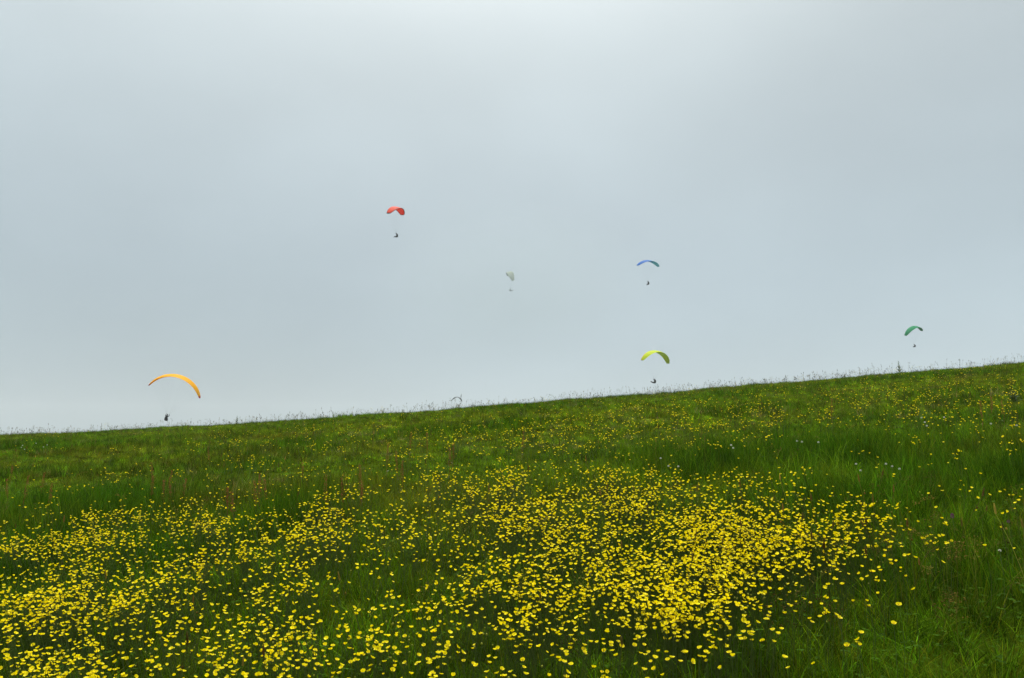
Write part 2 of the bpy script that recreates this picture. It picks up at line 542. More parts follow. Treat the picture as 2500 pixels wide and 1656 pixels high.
if GRASS:
    near = [grass_clump(100 + i, 175, 0.16, 0.09, 0.29, 0.0017, 4, 0.30, 6, 0.012, 0.45) for i in range(8)]
    far = [grass_clump(200 + i, 160, 0.25, 0.05, 0.19, 0.0031, 2, 0.55, 11, 0.028, 0.60) for i in range(6)]
    def long_blades(seed):
        rnd = random.Random(seed); mb = MB()
        for i in range(16):
            r = 0.12 * math.sqrt(rnd.random()); a = rnd.uniform(0, 6.283); s = rnd.uniform(0.7, 1.5)
            blade(mb, r * math.cos(a), r * math.sin(a), rnd.uniform(0.18, 0.38), rnd.uniform(0.0014, 0.0026), rnd, rnd.uniform(0.05, 0.3), rnd.uniform(0.1, 0.9), (1.0 * s, 1.0 * s, 0.9 * s), 6)
        return mb.mesh('long_blades')
    longb = [long_blades(350 + i) for i in range(7)]
    leaves = [leaf_clump(300 + i) for i in range(5)]
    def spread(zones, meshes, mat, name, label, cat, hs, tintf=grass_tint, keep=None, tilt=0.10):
        X, Y = [], []
        for (y0, y1, dens) in zones:
            x, y = wedge(y0, y1, dens); X.append(x); Y.append(y)
        x = np.concatenate(X); y = np.concatenate(Y)
        if keep is not None:
            k = rng.random(len(x)) < keep(x, y); x, y = x[k], y[k]
        n = len(x); z = ground(x, y) - 0.01
        rot = np.stack([rng.normal(0, tilt, n), rng.normal(0, tilt, n), rng.uniform(0, 6.283, n)], 1)
        s = hs(x, y) * rng.uniform(0.8, 1.2, n)
        scl = np.stack([rng.uniform(0.85, 1.15, n), rng.uniform(0.85, 1.15, n), s], 1)
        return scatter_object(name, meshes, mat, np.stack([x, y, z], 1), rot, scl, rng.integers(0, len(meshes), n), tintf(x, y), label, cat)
    hs = lambda x, y: 0.52 + 0.85 * lushness(x, y) + 0.25 * (vnoise(x, y, 6, 40) - 0.5)
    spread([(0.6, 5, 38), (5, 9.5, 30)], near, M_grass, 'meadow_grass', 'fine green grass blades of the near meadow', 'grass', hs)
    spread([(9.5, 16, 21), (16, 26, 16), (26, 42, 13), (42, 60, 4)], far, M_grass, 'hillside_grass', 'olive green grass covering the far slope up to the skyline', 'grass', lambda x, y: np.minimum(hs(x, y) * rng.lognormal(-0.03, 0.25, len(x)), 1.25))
    spread([(0.6, 5, 9), (5, 12, 6)], leaves, M_grass, 'ground_leaves', 'small lobed leaves low among the grass', 'leaves',
           lambda x, y: 0.9 + 0 * x, tintf=lambda x, y: np.array([0.045, 0.088, 0.004]) * rng.uniform(0.7, 1.3, (len(x), 1)))
    spread([(0.8, 6, 8), (6, 12, 7)], longb, M_grass, 'long_grass', 'longer bright grass blades arching above the sward', 'grass',
           lambda x, y: 0.8 + 0.4 * lushness(x, y), tintf=lambda x, y: np.array([0.075, 0.135, 0.005]) * rng.lognormal(0, 0.35, (len(x), 1)), keep=lambda x, y: 0.35 + 0.65 * lushness(x, y))
    # flowering grass stalks
    pan = [panicle(400 + i, random.Random(i).uniform(0.1, 0.45)) for i in range(7)] + [seed_spike(450 + i) for i in range(5)]
    def pan_keep(x, y):
        k = np.clip((vnoise(x, y, 2.2, 51) - 0.35) / 0.4, 0, 1) * 0.8 + 0.2
        corner = np.exp(-(((x - 2.5) / 0.9) ** 2 + ((y - 3.7) / 1.3) ** 2))
        return np.clip(0.55 * k * np.where(y < 9, 0.45, 1.0) + corner, 0, 1)
    def seed_tint(x, y):
        n = len(x); k = rng.random((n, 1))
        a = np.array([0.115, 0.120, 0.018]) * (1 - k) + np.array([0.125, 0.088, 0.018]) * k
        return a * rng.lognormal(0.0, 0.45, (n, 1))
    spread([(1.5, 6, 26), (6, 14, 16), (14, 27, 14)], pan, M_seed, 'seed_grass', 'thin flowering grass stalks with brownish seed heads', 'seed grass',
           lambda x, y: 0.80 + 0.35 * vnoise(x, y, 3, 52), tintf=seed_tint, keep=pan_keep, tilt=0.14)

    # coarse stalks and dock-like heads along the brow of the hill
    def brow_stalk(seed):
        rnd = random.Random(seed); mb = MB(); H = rnd.uniform(0.32, 0.52)
        dx, dy = rnd.uniform(-.12, .12), rnd.uniform(-.12, .12)
        P = lambda t: Vector((dx * t * t, dy * t * t, H * t))
        mb.tube([P(i / 4) for i in range(5)], [0.0030, .0028, .0025, .0022, .002], 3, (0.8, 0.85, 0.6), cap=False)
        for k in range(rnd.randint(1, 5)):
            t = rnd.uniform(0.72, 1.0) if k else 1.0
            p = P(t) + (Vector((rnd.uniform(-.035, .035), rnd.uniform(-.035, .035), .01)) if k else Vector((0, 0, 0)))
            L = rnd.uniform(0.018, 0.055); r = rnd.uniform(0.006, 0.012)
            s = rnd.uniform(0.5, 1.1); c = (1.0 * s, 0.9 * s, 0.8 * s)
            mb.tube([p, p + Vector((dx * .1, dy * .1, L * .45)), p + Vector((dx * .2, dy * .2, L))], [r * .6, r, r * .25], 5, c)
            if k: mb.strip([P(t - .05), p], [0.0016], Vector((1, 0, 0)), c)
        return mb.mesh('brow_stalk')
    brow = [brow_stalk(480 + i) for i in range(14)]
    spread([(20, 28, 1.2), (28, 38, 2.2)], brow, M_seed, 'brow_stalks', 'dark seed heads fringing the brow of the hill', 'seed stalks',
           lambda x, y: 0.38 + 0.48 * vnoise(x, y, 2, 55), tintf=lambda x, y: np.array([0.095, 0.11, 0.03]) * rng.uniform(0.5, 1.4, (len(x), 1)),
           keep=lambda x, y: np.clip((vnoise(x, y, 1.6, 56) - 0.3) / 0.5, 0.05, 1), tilt=0.12)

# ------------------------------------------------------------------ buttercups
def blossom_mb(rnd, openness, rad, lod=0):
    """five rounded overlapping petals in a shallow cup; origin at the stem's end"""
    mb = MB()
    for k in range(5):
        az = 2 * math.pi * k / 5 + rnd.uniform(-0.12, 0.12)
        rr = rad * rnd.uniform(0.88, 1.1); op = openness + rnd.uniform(-0.16, 0.16)
        d = Vector((math.cos(az), math.sin(az), 0)); s = Vector((-math.sin(az), math.cos(az), 0)); up = Vector((0, 0, 1))
        # profile: rises from the centre then flares out
        prof = [(0.10, 0.0, 0.16), (0.45, 0.16, 0.46), (0.80, 0.42, 0.58), (1.0, 0.62, 0.36)] if lod == 0 else [(0.08, 0.0, 0.18), (0.68, 0.34, 0.60), (1.0, 0.62, 0.34)]
        rows = []
        sh = rnd.uniform(0.84, 1.06)
        for (a, b, w) in prof:
            r = a * rr * math.cos(op * 0.55); z = (b * rr * (0.35 + 0.75 * op))
            cen = d * r + up * z
            cc = (sh, sh * (0.90 if a < 0.2 else 1.0), sh)
            if lod == 0:
                rows.append([mb.vert(cen - s * w * rr + up * 0.10 * rr * w, cc), mb.vert(cen - up * 0.02 * rr, cc), mb.vert(cen + s * w * rr + up * 0.10 * rr * w, cc)])
            else:
                rows.append([mb.vert(cen - s * w * rr, cc), mb.vert(cen + s * w * rr, cc)])
        for i in range(len(rows) - 1):
            for j in range(len(rows[0]) - 1):
                mb.quad(rows[i][j], rows[i][j + 1], rows[i + 1][j + 1], rows[i + 1][j])
    return mb

def centre_mb(rad):
    mb = MB()
    mb.ellipsoid((0, 0, rad * 0.16), (rad * 0.22, rad * 0.22, rad * 0.17), 6, 4, (0.75, 0.95, 1))
    for k in range(10):
        a = 2 * math.pi * k / 10
        b = Vector((math.cos(a), math.sin(a), 0))
        mb.strip([b * rad * 0.18 + Vector((0, 0, rad * .1)), b * rad * 0.36 + Vector((0, 0, rad * .36)), b * rad * .38 + Vector((0, 0, rad * .46))], [rad * .03, rad * .06], Vector((-b.y, b.x, 0)), (1.1, 1.0, 1))
    return mb

def stem_mb(rnd, H, n=3, segs=5):
    mb = MB(); bx, by = rnd.uniform(-.035, .035), rnd.uniform(-.035, .035)
    mb.tube([(bx * math.sin(t / segs * 2.6), by * math.sin(t / segs * 2.6), H * t / segs) for t in range(segs + 1)], [0.0014 - 0.0005 * t / segs for t in range(segs + 1)], n, (1, 1, 1), cap=False)
    return mb, (bx * math.sin(2.6), by * math.sin(2.6), H)

# flowers per cell of the meadow as counted in the photograph, back rows first; each cell is carried to the hill below
CELL_W = 2500 / 24
near_rows = [
 [1,6,12,10,8,3,8,20, 3,40,60,70,28,20,48,62, 32,35,15,3,1,1,3,2],
 [7,8,10,12,25,25,15,40, 30,20,30,55,60,55,75,80, 60,30,35,30,18,1,6,14],
 [8,20,45,45,60,50,20,55, 25,20,20,45,60,70,75,80, 75,70,45,40,30,8,4,5],
 [75,75,75,25,25,45,40,45, 20,35,40,40,45,30,35,60, 70,75,75,45,25,8,3,1],
 [45,50,50,45,50,35,35,25, 20,25,30,40,35,25,35,40, 55,60,50,18,5,2,2,0],
 [15,40,45,30,30,25,25,18, 6,8,18,30,35,28,38,55, 45,40,20,8,3,1,0,0],
 [60,60,45,20,22,35,40,12, 6,10,18,16,28,35,45,55, 35,25,14,14,5,0,0,0],
 [18,30,18,22,40,40,35,18, 12,18,16,20,22,12,18,20, 14,18,5,6,4,0,0,0],
 [18,25,35,35,35,32,25,18, 25,22,20,8,12,10,6,10, 16,8,2,5,5,0,0,0],
 [30,30,25,8,5,14,12,14, 14,8,10,12,6,5,8,12, 6,6,2,0,1,0,0,0],
 [24,26,20,8,5,10,10,10, 12,8,8,10,6,5,8,10, 5,4,1,0,0,0,0,0]]
far_rows = [
 [0]*12 + [0,0,0,0,4,10,18,35,45,55,55,55],
 [0]*10 + [6,16] + [18,35,45,45,65,55,65,65,85,75,55,65],
 [0,0,3,3,3,5,6,12,18,18,28,28] + [45,55,65,65,55,75,45,32,38,38,32,42],
 [4,12,3,3,12,50,42,62,52,48,48,44] + [80,80,52,42,52,32,12,8,15,20,15,25],
 [10,8,12,8,10,40,25,20,25,25,30,30] + [60,50,30,12,10,5,8,6,8,10,10,15]]
pxs, pys = [], []
def fill(rows, y0, dy, gain=2.1, dense=24.0, loose_share=0.36):
    for r, row in enumerate(rows):
        for c, n in enumerate(row):
            n = rng.poisson(n * gain + dense * (n / 40.0) ** 2)
            if not n: continue
            # loose knots of flowers inside the cell
            k = max(1, n // 9)
            kx = rng.uniform(0, 1, k); ky = rng.uniform(0, 1, k)
            w = rng.integers(0, k, n)
            loose = rng.random(n) < loose_share
            fx = np.where(loose, rng.uniform(-0.4, 1.4, n), kx[w] + rng.normal(0, 0.12, n))
            fy = np.where(loose, rng.uniform(-0.1, 1.1, n), ky[w] + rng.normal(0, 0.065, n))
            pxs.extend((c + fx) * CELL_W); pys.extend(y0 + (r + fy) * dy)
fill(near_rows, 1150, 50.6)
fill(far_rows[:4], 890, 50.0, 1.0, 6.0, 0.3)
fill(far_rows[4:], 1090, 60.0, 0.9, 6.0, 0.3)
FH = 0.30
fx, fy, fz, ok = at_ground(np.array(pxs), np.array(pys), FH)
# drifts: patches of ground where buttercups stand thick, and bare grass between them
patch = 0.62 * vnoise(fx, fy, 0.38, 61) + 0.38 * vnoise(fx, fy, 0.75, 64)
ok = ok & ((fy > 9) | (rng.random(len(fx)) < np.clip((patch - 0.30) / 0.36, 0.24, 1)))
fx, fy, fz = fx[ok], fy[ok], fz[ok]
# the drift simply goes on past both sides of the view
ex = rng.uniform(-5.5, -1.2, 900); ey = rng.uniform(1.6, 8, 900)
k = (ex < -0.67 * ey - 0.1) & (ex > -0.67 * ey - 1.6); fx = np.concatenate([fx, ex[k]]); fy = np.concatenate([fy, ey[k]]); fz = np.concatenate([fz, ground(ex[k], ey[k])])
fh = np.clip(FH + rng.normal(0, 0.035, len(fx)), 0.2, 0.42)

# project back: the 300 nearest inside the frame become plants of their own
rx, ry, rz = fx, fy * math.cos(PITCH) + (fz + fh - CAM_Z) * math.sin(PITCH), -fy * math.sin(PITCH) + (fz + fh - CAM_Z) * math.cos(PITCH)
ppx = 1250 + FPX * rx / ry; ppy = 828 - FPX * rz / ry
inside = (ppx > 8) & (ppx < 2492) & (ppy > 880) & (ppy < 1646)
order = np.argsort(np.where(inside, ry, 1e9))
solo = set(order[:300].tolist())

B_near = [blossom_mb(random.Random(500 + i), op, 0.0094) for i, op in enumerate((0.6, 0.8, 0.9, 1.0, 0.7, 0.85, 1.3))]
B_mesh = [b.mesh('blossom') for b in B_near]
for m in B_mesh: m.materials.append(M_petal)
C_mesh = centre_mb(0.0094).mesh('centre'); C_mesh.materials.append(M_centre)
S_mesh = []
for i in range(6):
    mb, top = stem_mb(random.Random(600 + i), 0.30)
    me = mb.mesh('stem'); me.materials.append(M_stem); S_mesh.append((me, top))
sep_mb = MB()
for k in range(5):
    a = 2 * math.pi * (k + .5) / 5; b = Vector((math.cos(a), math.sin(a), 0))
    sep_mb.strip([Vector((0, 0, -.001)), b * .004 + Vector((0, 0, -.0012)), b * .0075 + Vector((0, 0, .0005))], [0.0016, 0.0022], Vector((-b.y, b.x, 0)), (1.3, 1.5, 1.1))
SEP = sep_mb.mesh('sepals'); SEP.materials.append(M_stem)

zones = [(0, 520, 'yellow buttercup in the dense drift at the bottom left corner'),
         (520, 1000, 'yellow buttercup in the loose drift left of the bottom centre'),
         (1000, 1500, 'yellow buttercup in the scattered drift at the bottom centre'),
         (1500, 1850, 'yellow buttercup in the drift right of the bottom centre'),
         (1850, 2501, 'yellow buttercup standing apart in the green grass at the bottom right')]
rr_ = random.Random(77)
for i in sorted(solo):
    root = empty('buttercup', (fx[i], fy[i], fz[i]))
    lab = next(l for a, b, l in zones if a <= ppx[i] < b)
    tag(root, lab, 'buttercup', lab.replace('yellow buttercup', 'buttercups'))
    root.rotation_euler = (0, 0, rr_.uniform(0, 6.283))
    me, top = S_mesh[rr_.randrange(6)]
    k = fh[i] / 0.30
    st = link('stem', me, None, root); st.scale = (1, 1, k)
    b = link('blossom', B_mesh[rr_.choice((0, 1, 1, 2, 2, 3, 4, 5, 5, 6))], None, root)
    b.location = (top[0], top[1], top[2] * k)
    b.rotation_euler = (rr_.gauss(0, 0.33), rr_.gauss(0, 0.33), rr_.uniform(0, 6.283))
    s = rr_.uniform(0.82, 1.15); b.scale = (s, s, s)
    link('centre', C_mesh, None, b); link('sepals', SEP, None, b)

def rot_mats(ax, ay, az):
    cx, sx_, cy_, sy_, cz, sz = np.cos(ax), np.sin(ax), np.cos(ay), np.sin(ay), np.cos(az), np.sin(az)
    o = np.zeros_like(ax); e = np.ones_like(ax)
    Rx = np.stack([e, o, o, o, cx, -sx_, o, sx_, cx], 1).reshape(-1, 3, 3)
    Ry = np.stack([cy_, o, sy_, o, e, o, -sy_, o, cy_], 1).reshape(-1, 3, 3)
    Rz = np.stack([cz, -sz, o, sz, cz, o, o, o, e], 1).reshape(-1, 3, 3)
    return Rz @ Ry @ Rx

def merge_many(templates, choice, pos, mats):
    V, F, Cc, off = [], [], [], 0
    for k, (tv, tf, tc) in enumerate(templates):
        sel = np.where(choice == k)[0]
        if not len(sel): continue
        v = np.einsum('nij,vj->nvi', mats[sel], tv) + pos[sel][:, None, :]
        f = tf[None] + (np.arange(len(sel)) * len(tv))[:, None, None] + off
        V.append(v.reshape(-1, 3)); F.append(f.reshape(-1, 3)); Cc.append(np.tile(tc, (len(sel), 1)) * np.repeat(rng.uniform(0.88, 1.12, (len(sel), 1)), len(tv), 0))
        off += len(sel) * len(tv)
    return np.concatenate(V), np.concatenate(F), np.concatenate(Cc)

rest = np.array([i for i in range(len(fx)) if i not in solo])
dist = np.hypot(fx[rest], fy[rest])
for nm, sel, lod, lab in (('buttercup_drift', rest[dist < 11], 0, 'mass of yellow buttercups in the front and middle meadow'),
                          ('buttercup_specks', rest[dist >= 11], 1, 'tiny yellow buttercups sprinkled over the far slope')):
    n = len(sel)
    tb = [blossom_mb(random.Random(700 + i), op, 0.0094 if lod == 0 else 0.0100, 1).arrays() for i, op in enumerate((0.5, 0.8, 0.95, 1.1, 0.65, 1.4))]
    sc = rng.uniform(0.66, 1.16, n)
    mats = rot_mats(rng.normal(0, .34, n), rng.normal(0, .34, n), rng.uniform(0, 6.28, n)) * sc[:, None, None]
    pos = np.stack([fx[sel], fy[sel], fz[sel] + fh[sel]], 1)
    v, f, c = merge_many(tb, rng.integers(0, len(tb), n), pos, mats)
    o = link(nm, mesh_np(nm, v, [f], True, c), M_petal)
    tag(o, lab, 'buttercups', kind='stuff')
    nb = n // 5
    bmb = MB(); bmb.ellipsoid((0, 0, 0), (.0036, .0036, .0042), 6, 4)
    bi = rng.integers(0, n, nb); bp = pos[bi] + np.stack([rng.normal(0, .05, nb), rng.normal(0, .05, nb), rng.uniform(-.06, .02, nb)], 1)
    v, f, c = merge_many([bmb.arrays()], np.zeros(nb, int), bp, np.repeat(np.eye(3)[None], nb, 0) * rng.uniform(.7, 1.3, (nb, 1, 1)))
    bo = link('buds', mesh_np(nm + '_buds', v, [f], True, c), M_bud, o)
    bo['kind'] = 'stuff'
    smb = MB(); smb.tube([(0, 0, -1), (0.03, 0.02, -.4), (0, 0, 0)], [0.0014, .0012, .001], 3, cap=False)
    mats = np.zeros((n, 3, 3)); mats[:, 0, 0] = 1; mats[:, 1, 1] = 1; mats[:, 2, 2] = fh[sel]
    v, f, c = merge_many([smb.arrays()], np.zeros(n, int), pos, mats)
    so = link('stems', mesh_np(nm + '_stems', v, [f], True, c), M_stem, o)
    so['kind'] = 'stuff'

# ------------------------------------------------------------------ single plants: sorrel, clover, vetch, thistles
def stand(px, py, h=0.0):
    x, y, z, ok_ = at_ground([px], [py], h)
    return float(x[0]), float(y[0]), float(z[0])

def brow(px, back=0.0):
    """the point of the hill that makes the skyline above this column"""
    ys = np.linspace(18, 48, 300); xs_ = (px - 1250) / FPX * ys / math.cos(PITCH)
    k = int(np.argmax((ground(xs_, ys) + 0.2 - CAM_Z) / ys))
    k = max(0, min(299, k - int(back * 10)))
    return float(xs_[k]), float(ys[k]), float(ground(xs_[k], ys[k]))

def sorrel(px, py, H, lab, grp, seed):
    rnd = random.Random(seed)
    root = tag(empty('sorrel', stand(px, py, H * 0.75)), lab, 'sorrel', grp)
    root.rotation_euler = (rnd.gauss(0, .06), rnd.gauss(0, .06), rnd.uniform(0, 6.28))
    mb = MB(); mb.tube([(0, 0, 0), (.012, 0, H * .5), (0, .01, H)], [0.0028, 0.0022, 0.001], 4, (0.8, 0.8, 0.8))
    link('stem', mb.mesh('stem'), M_sorrel, root)
    mb = MB()
    for k in range(90):
        t = rnd.uniform(0.45, 1.0); r = 0.004 + 0.030 * (1.0 - t) * rnd.random() + 0.008 * rnd.random(); a = rnd.uniform(0, 6.28)
        c = Vector((r * math.cos(a), r * math.sin(a), H * t + r * .6)); s = rnd.uniform(.0025, .005); sh = rnd.uniform(.6, 1.5)
        col = (sh, sh * rnd.uniform(.8, 1.5), sh)
        p = [mb.vert(c + Vector((s * math.cos(a + q), s * math.sin(a + q), rnd.uniform(-s, s))), col) for q in (0, 2.1, 4.2)]
        tp = mb.vert(c + Vector((0, 0, s * 1.6)), col)
        for q in range(3): mb.tri(p[q], p[(q + 1) % 3], tp)
        mb.tri(p[2], p[1], p[0])
    link('seed_head', mb.mesh('seed_head'), M_sorrel, root)
    mb = MB()
    for k in range(3):
        a = rnd.uniform(0, 6.28); d = Vector((math.cos(a), math.sin(a), 0)); z = H * rnd.uniform(.1, .3)
        mb.strip([Vector((0, 0, z)), d * .03 + Vector((0, 0, z + .02)), d * .07 + Vector((0, 0, z + .01))], [.004, .008], Vector((-d.y, d.x, 0)), (.25, 1.6, .6))
    link('leaf', mb.mesh('leaf'), M_sorrel, root)

sor = [((30,1150),(58,1188),(100,1172),(22,1190),(120,1205), 'rusty red sorrel spike among grass near the left edge', 'sorrel at the left edge'),
       ((385,1150),(400,1195),(425,1205),(372,1185),(412,1172),(440,1192), 'rusty red sorrel spike beyond the left buttercup drift', 'sorrel beyond the left drift'),
       ((515,1105),(560,1215),(575,1225),(640,1185),(655,1195),(628,1200),(740,1150), 'rusty red sorrel spike in the mid meadow left of centre', 'sorrel left of centre'),
       ((840,1195),(885,1165),(880,1205),(800,1190), 'rusty red sorrel spike just behind the centre drift', 'sorrel behind the centre drift'),
       ((945,1105),(970,1125),(982,1150),(1000,1072),(1042,1075),(1105,1100),(1098,1115),(1275,1072), 'rusty red sorrel spike half way up the slope', 'sorrel half way up the slope'),
       ((2420,985),(2448,995),(2030,990),(2395,1000), 'rusty red sorrel spike high on the right slope', 'sorrel high on the right slope')]
sd_i = 0
for row in sor:
    for (px, py) in row[:-2]:
        sd_i += 1
        sorrel(px, py, random.Random(sd_i).uniform(0.34, 0.46), row[-2], row[-1], 900 + sd_i)

def clover(px, py, H, lab, grp, seed, mat=None, cat='clover', name='clover_flower', r=0.011, tall=1.0):
    rnd = random.Random(seed)
    root = tag(empty(name, stand(px, py, H)), lab, cat, grp)
    mb = MB(); mb.tube([(0, 0, 0), (.01, 0, H * .6), (0, 0, H)], [.0015, .0013, .0012], 3)
    link('stem', mb.mesh('stem'), M_stem, root)
    mb = MB()
    for k in range(46):       # small florets packed on a ball
        u = 1 - 1.7 * (k + .5) / 46; a = k * 2.39996
        d = Vector((math.sqrt(max(0, 1 - u * u)) * math.cos(a), math.sqrt(max(0, 1 - u * u)) * math.sin(a), u * tall))
        c = Vector((0, 0, H + r * .4)) + d * r * 0.55; sh = rnd.uniform(.75, 1.1)
        s_ = d.orthogonal().normalized() * r * .2
        mb.strip([c, c + d * r * .3, c + d * r * .6], [r * .12, r * .16], s_.normalized(), (sh, sh, sh * rnd.uniform(.85, 1)))
        mb.strip([c, c + d * r * .3, c + d * r * .6], [r * .12, r * .16], d.cross(s_).normalized(), (sh, sh, sh))
    link('flower_head', mb.mesh('flower_head'), mat or M_clover, root)
sd_i = 0
for pts, lab, grp in (
    (((2090,1134),(2163,1134),(2178,1140),(2196,1146),(2101,1150)), 'white clover head below the dark tussock on the right', 'white clover below the right tussock'),
    (((2258,1032),(2263,1041),(2305,1020),(2419,1036),(2482,1040),(2250,1021)), 'white clover head on the upper right slope', 'white clover on the upper right slope'),
    (((1632,1139),(1656,1140),(1613,1120),(1946,1078),(1958,1080),(1998,1081),(1785,1088),(1790,1095)), 'white clover head in the open grass beyond the centre drift', 'white clover beyond the centre drift'),
    (((55,1088),(88,1083),(52,1093),(106,1092),(60,1098),(115,1087)), 'white flower head high on the left slope', 'white flowers on the left slope')):
    for (px, py) in pts:
        sd_i += 1
        clover(px, py, 0.27, lab, grp, 1000 + sd_i, r=0.0085 if py > 1100 else 0.010)
clover(2325, 1262, 0.30, 'magenta flower spike left of the small yellow group at right', None, 1101, M_vetch, 'flower', 'purple_flower', 0.010, 1.8)
clover(2462, 1275, 0.30, 'violet flower head near the right edge of the meadow', None, 1102, M_vetch, 'flower', 'purple_flower', 0.008, 1.2)
clover(2441, 1346, 0.30, 'pale pinkish clover head in the plain green grass at right', None, 1103, M_clover, 'flower', 'clover_flower', 0.007, 1.0)

def thistle(px, py, H, lab, seed, grp=None, on_brow=False):
    rnd = random.Random(seed)
    root = tag(empty('thistle', brow(px, 0.5) if on_brow else stand(px, py, 0.1)), lab, 'thistle', grp)
    mb = MB(); mb.tube([(0, 0, 0), (.01, 0, H * .5), (.0, .01, H)], [.006, .0045, .002], 5, (0.9, 1, .9))
    link('stem', mb.mesh('stem'), M_thistle, root)
    for k in range(26):
        t = 0.12 + 0.86 * k / 26; a = k * 2.4 + rnd.uniform(-.3, .3); L = (0.15 * (1 - t) + 0.05) * rnd.uniform(.8, 1.2)
        d = Vector((math.cos(a), math.sin(a), 0)); s = Vector((-d.y, d.x, 0)); z = Vector((0, 0, 1))
        mb = MB(); base = z * (H * t); n = 7; prev = None; sh = rnd.uniform(.75, 1.35); col = (sh, sh, sh)
        for j in range(n + 1):
            u = j / n; p = base + d * L * u + z * L * (0.75 * u - 0.45 * u * u)
            w = L * 0.30 * math.sin(math.pi * min(1, .12 + u * .88)) * (1.0 if j % 2 else 0.42)
            cur = (mb.vert(p - s * w + z * w * .3, col), mb.vert(p + s * w + z * w * .3, col))
            if prev: mb.quad(prev[0], prev[1], cur[1], cur[0])
            prev = cur
        link('leaf', mb.mesh('leaf'), M_thistle, root)
    mb = MB(); mb.ellipsoid((0, .01, H + .008), (.009, .009, .013), 7, 5, (1.1, 1, 1))
    link('bud', mb.mesh('bud'), M_thistle, root)
thistle(2190, 904, 0.56, 'dark green thistle standing up from the skyline on the right', 41, on_brow=True)
thistle(588, 1028, 0.46, 'leafy thistle top breaking the skyline left of centre', 42, on_brow=True)
thistle(2474, 975, 0.24, 'dark thistle in the slope near the right edge', 44)
# a tall dark seed stalk on the skyline, right beside the faint far wing
mb = MB(); mb.tube([(0, 0, 0), (.01, 0, .25), (.02, 0, .46)], [.002, .0018, .0016], 4, (.5, .5, .4)); mb.tube([(.02, 0, .44), (.03, 0, .53), (.045, 0, .62)], [.004, .011, .003], 6, (.45, .40, .35))
st = link('seed_stalk', mb.mesh('seed_stalk'), leaf_mat('dark_seed_stalk', (0.06, 0.06, 0.04)))
st.location = brow(1125, 0.3)
tag(st, 'tall dark seed stalk on the skyline beside the faint far wing', 'seed stalk')

# ------------------------------------------------------------------ paragliders
def wing_mat(name, trans=0.45):
    return leaf_mat(name, (1, 1, 1), rough=0.6, trans=trans, spec=0.08)
M_wing = wing_mat('ripstop_fabric')
M_line = plain_mat('suspension_line', (0.10, 0.10, 0.11), 0.7, 0.2)
M_riser = plain_mat('riser_webbing', (0.02, 0.02, 0.024), 0.8, 0.2)
M_suit = plain_mat('flying_suit', (0.012, 0.013, 0.018), 0.8, 0.35, 9)
M_suit_grey = plain_mat('grey_flying_suit', (0.05, 0.06, 0.07), 0.8, 0.3, 9)
M_harness = plain_mat('harness_fabric', (0.018, 0.019, 0.024), 0.65, 0.3, 7)
M_helmet = plain_mat('helmet_shell', (0.03, 0.03, 0.035), 0.35, 0.1)
M_skin = plain_mat('skin', (0.42, 0.24, 0.17), 0.6, 0.1)

CH0 = 2.75; Z_CREST = 7.3; CELLS = 38
ARC = [R(64)]       # half angle of the wing's arc; flat half span stays 5.5 m
def wing_frame(s):
    A_TIP = ARC[0]; R_ARC = 5.5 / A_TIP
    a = s * A_TIP
    c = Vector((R_ARC * math.sin(a), 0, Z_CREST - R_ARC * (1 - math.cos(a))))
    n = Vector((math.sin(a), 0, math.cos(a)))
    ch = CH0 * math.sqrt(max(0, 1 - (0.93 * s) ** 2))
    yle = 0.38 * CH0 + 0.15 - 0.30 * (CH0 - ch)
    return c, n, ch, yle
def foil(t, up):
    y = 5 * 0.19 * (0.2969 * math.sqrt(t) - 0.126 * t - 0.3516 * t * t + 0.2843 * t ** 3 - 0.1015 * t ** 4)
    return y * (1.35 if up else -0.5)

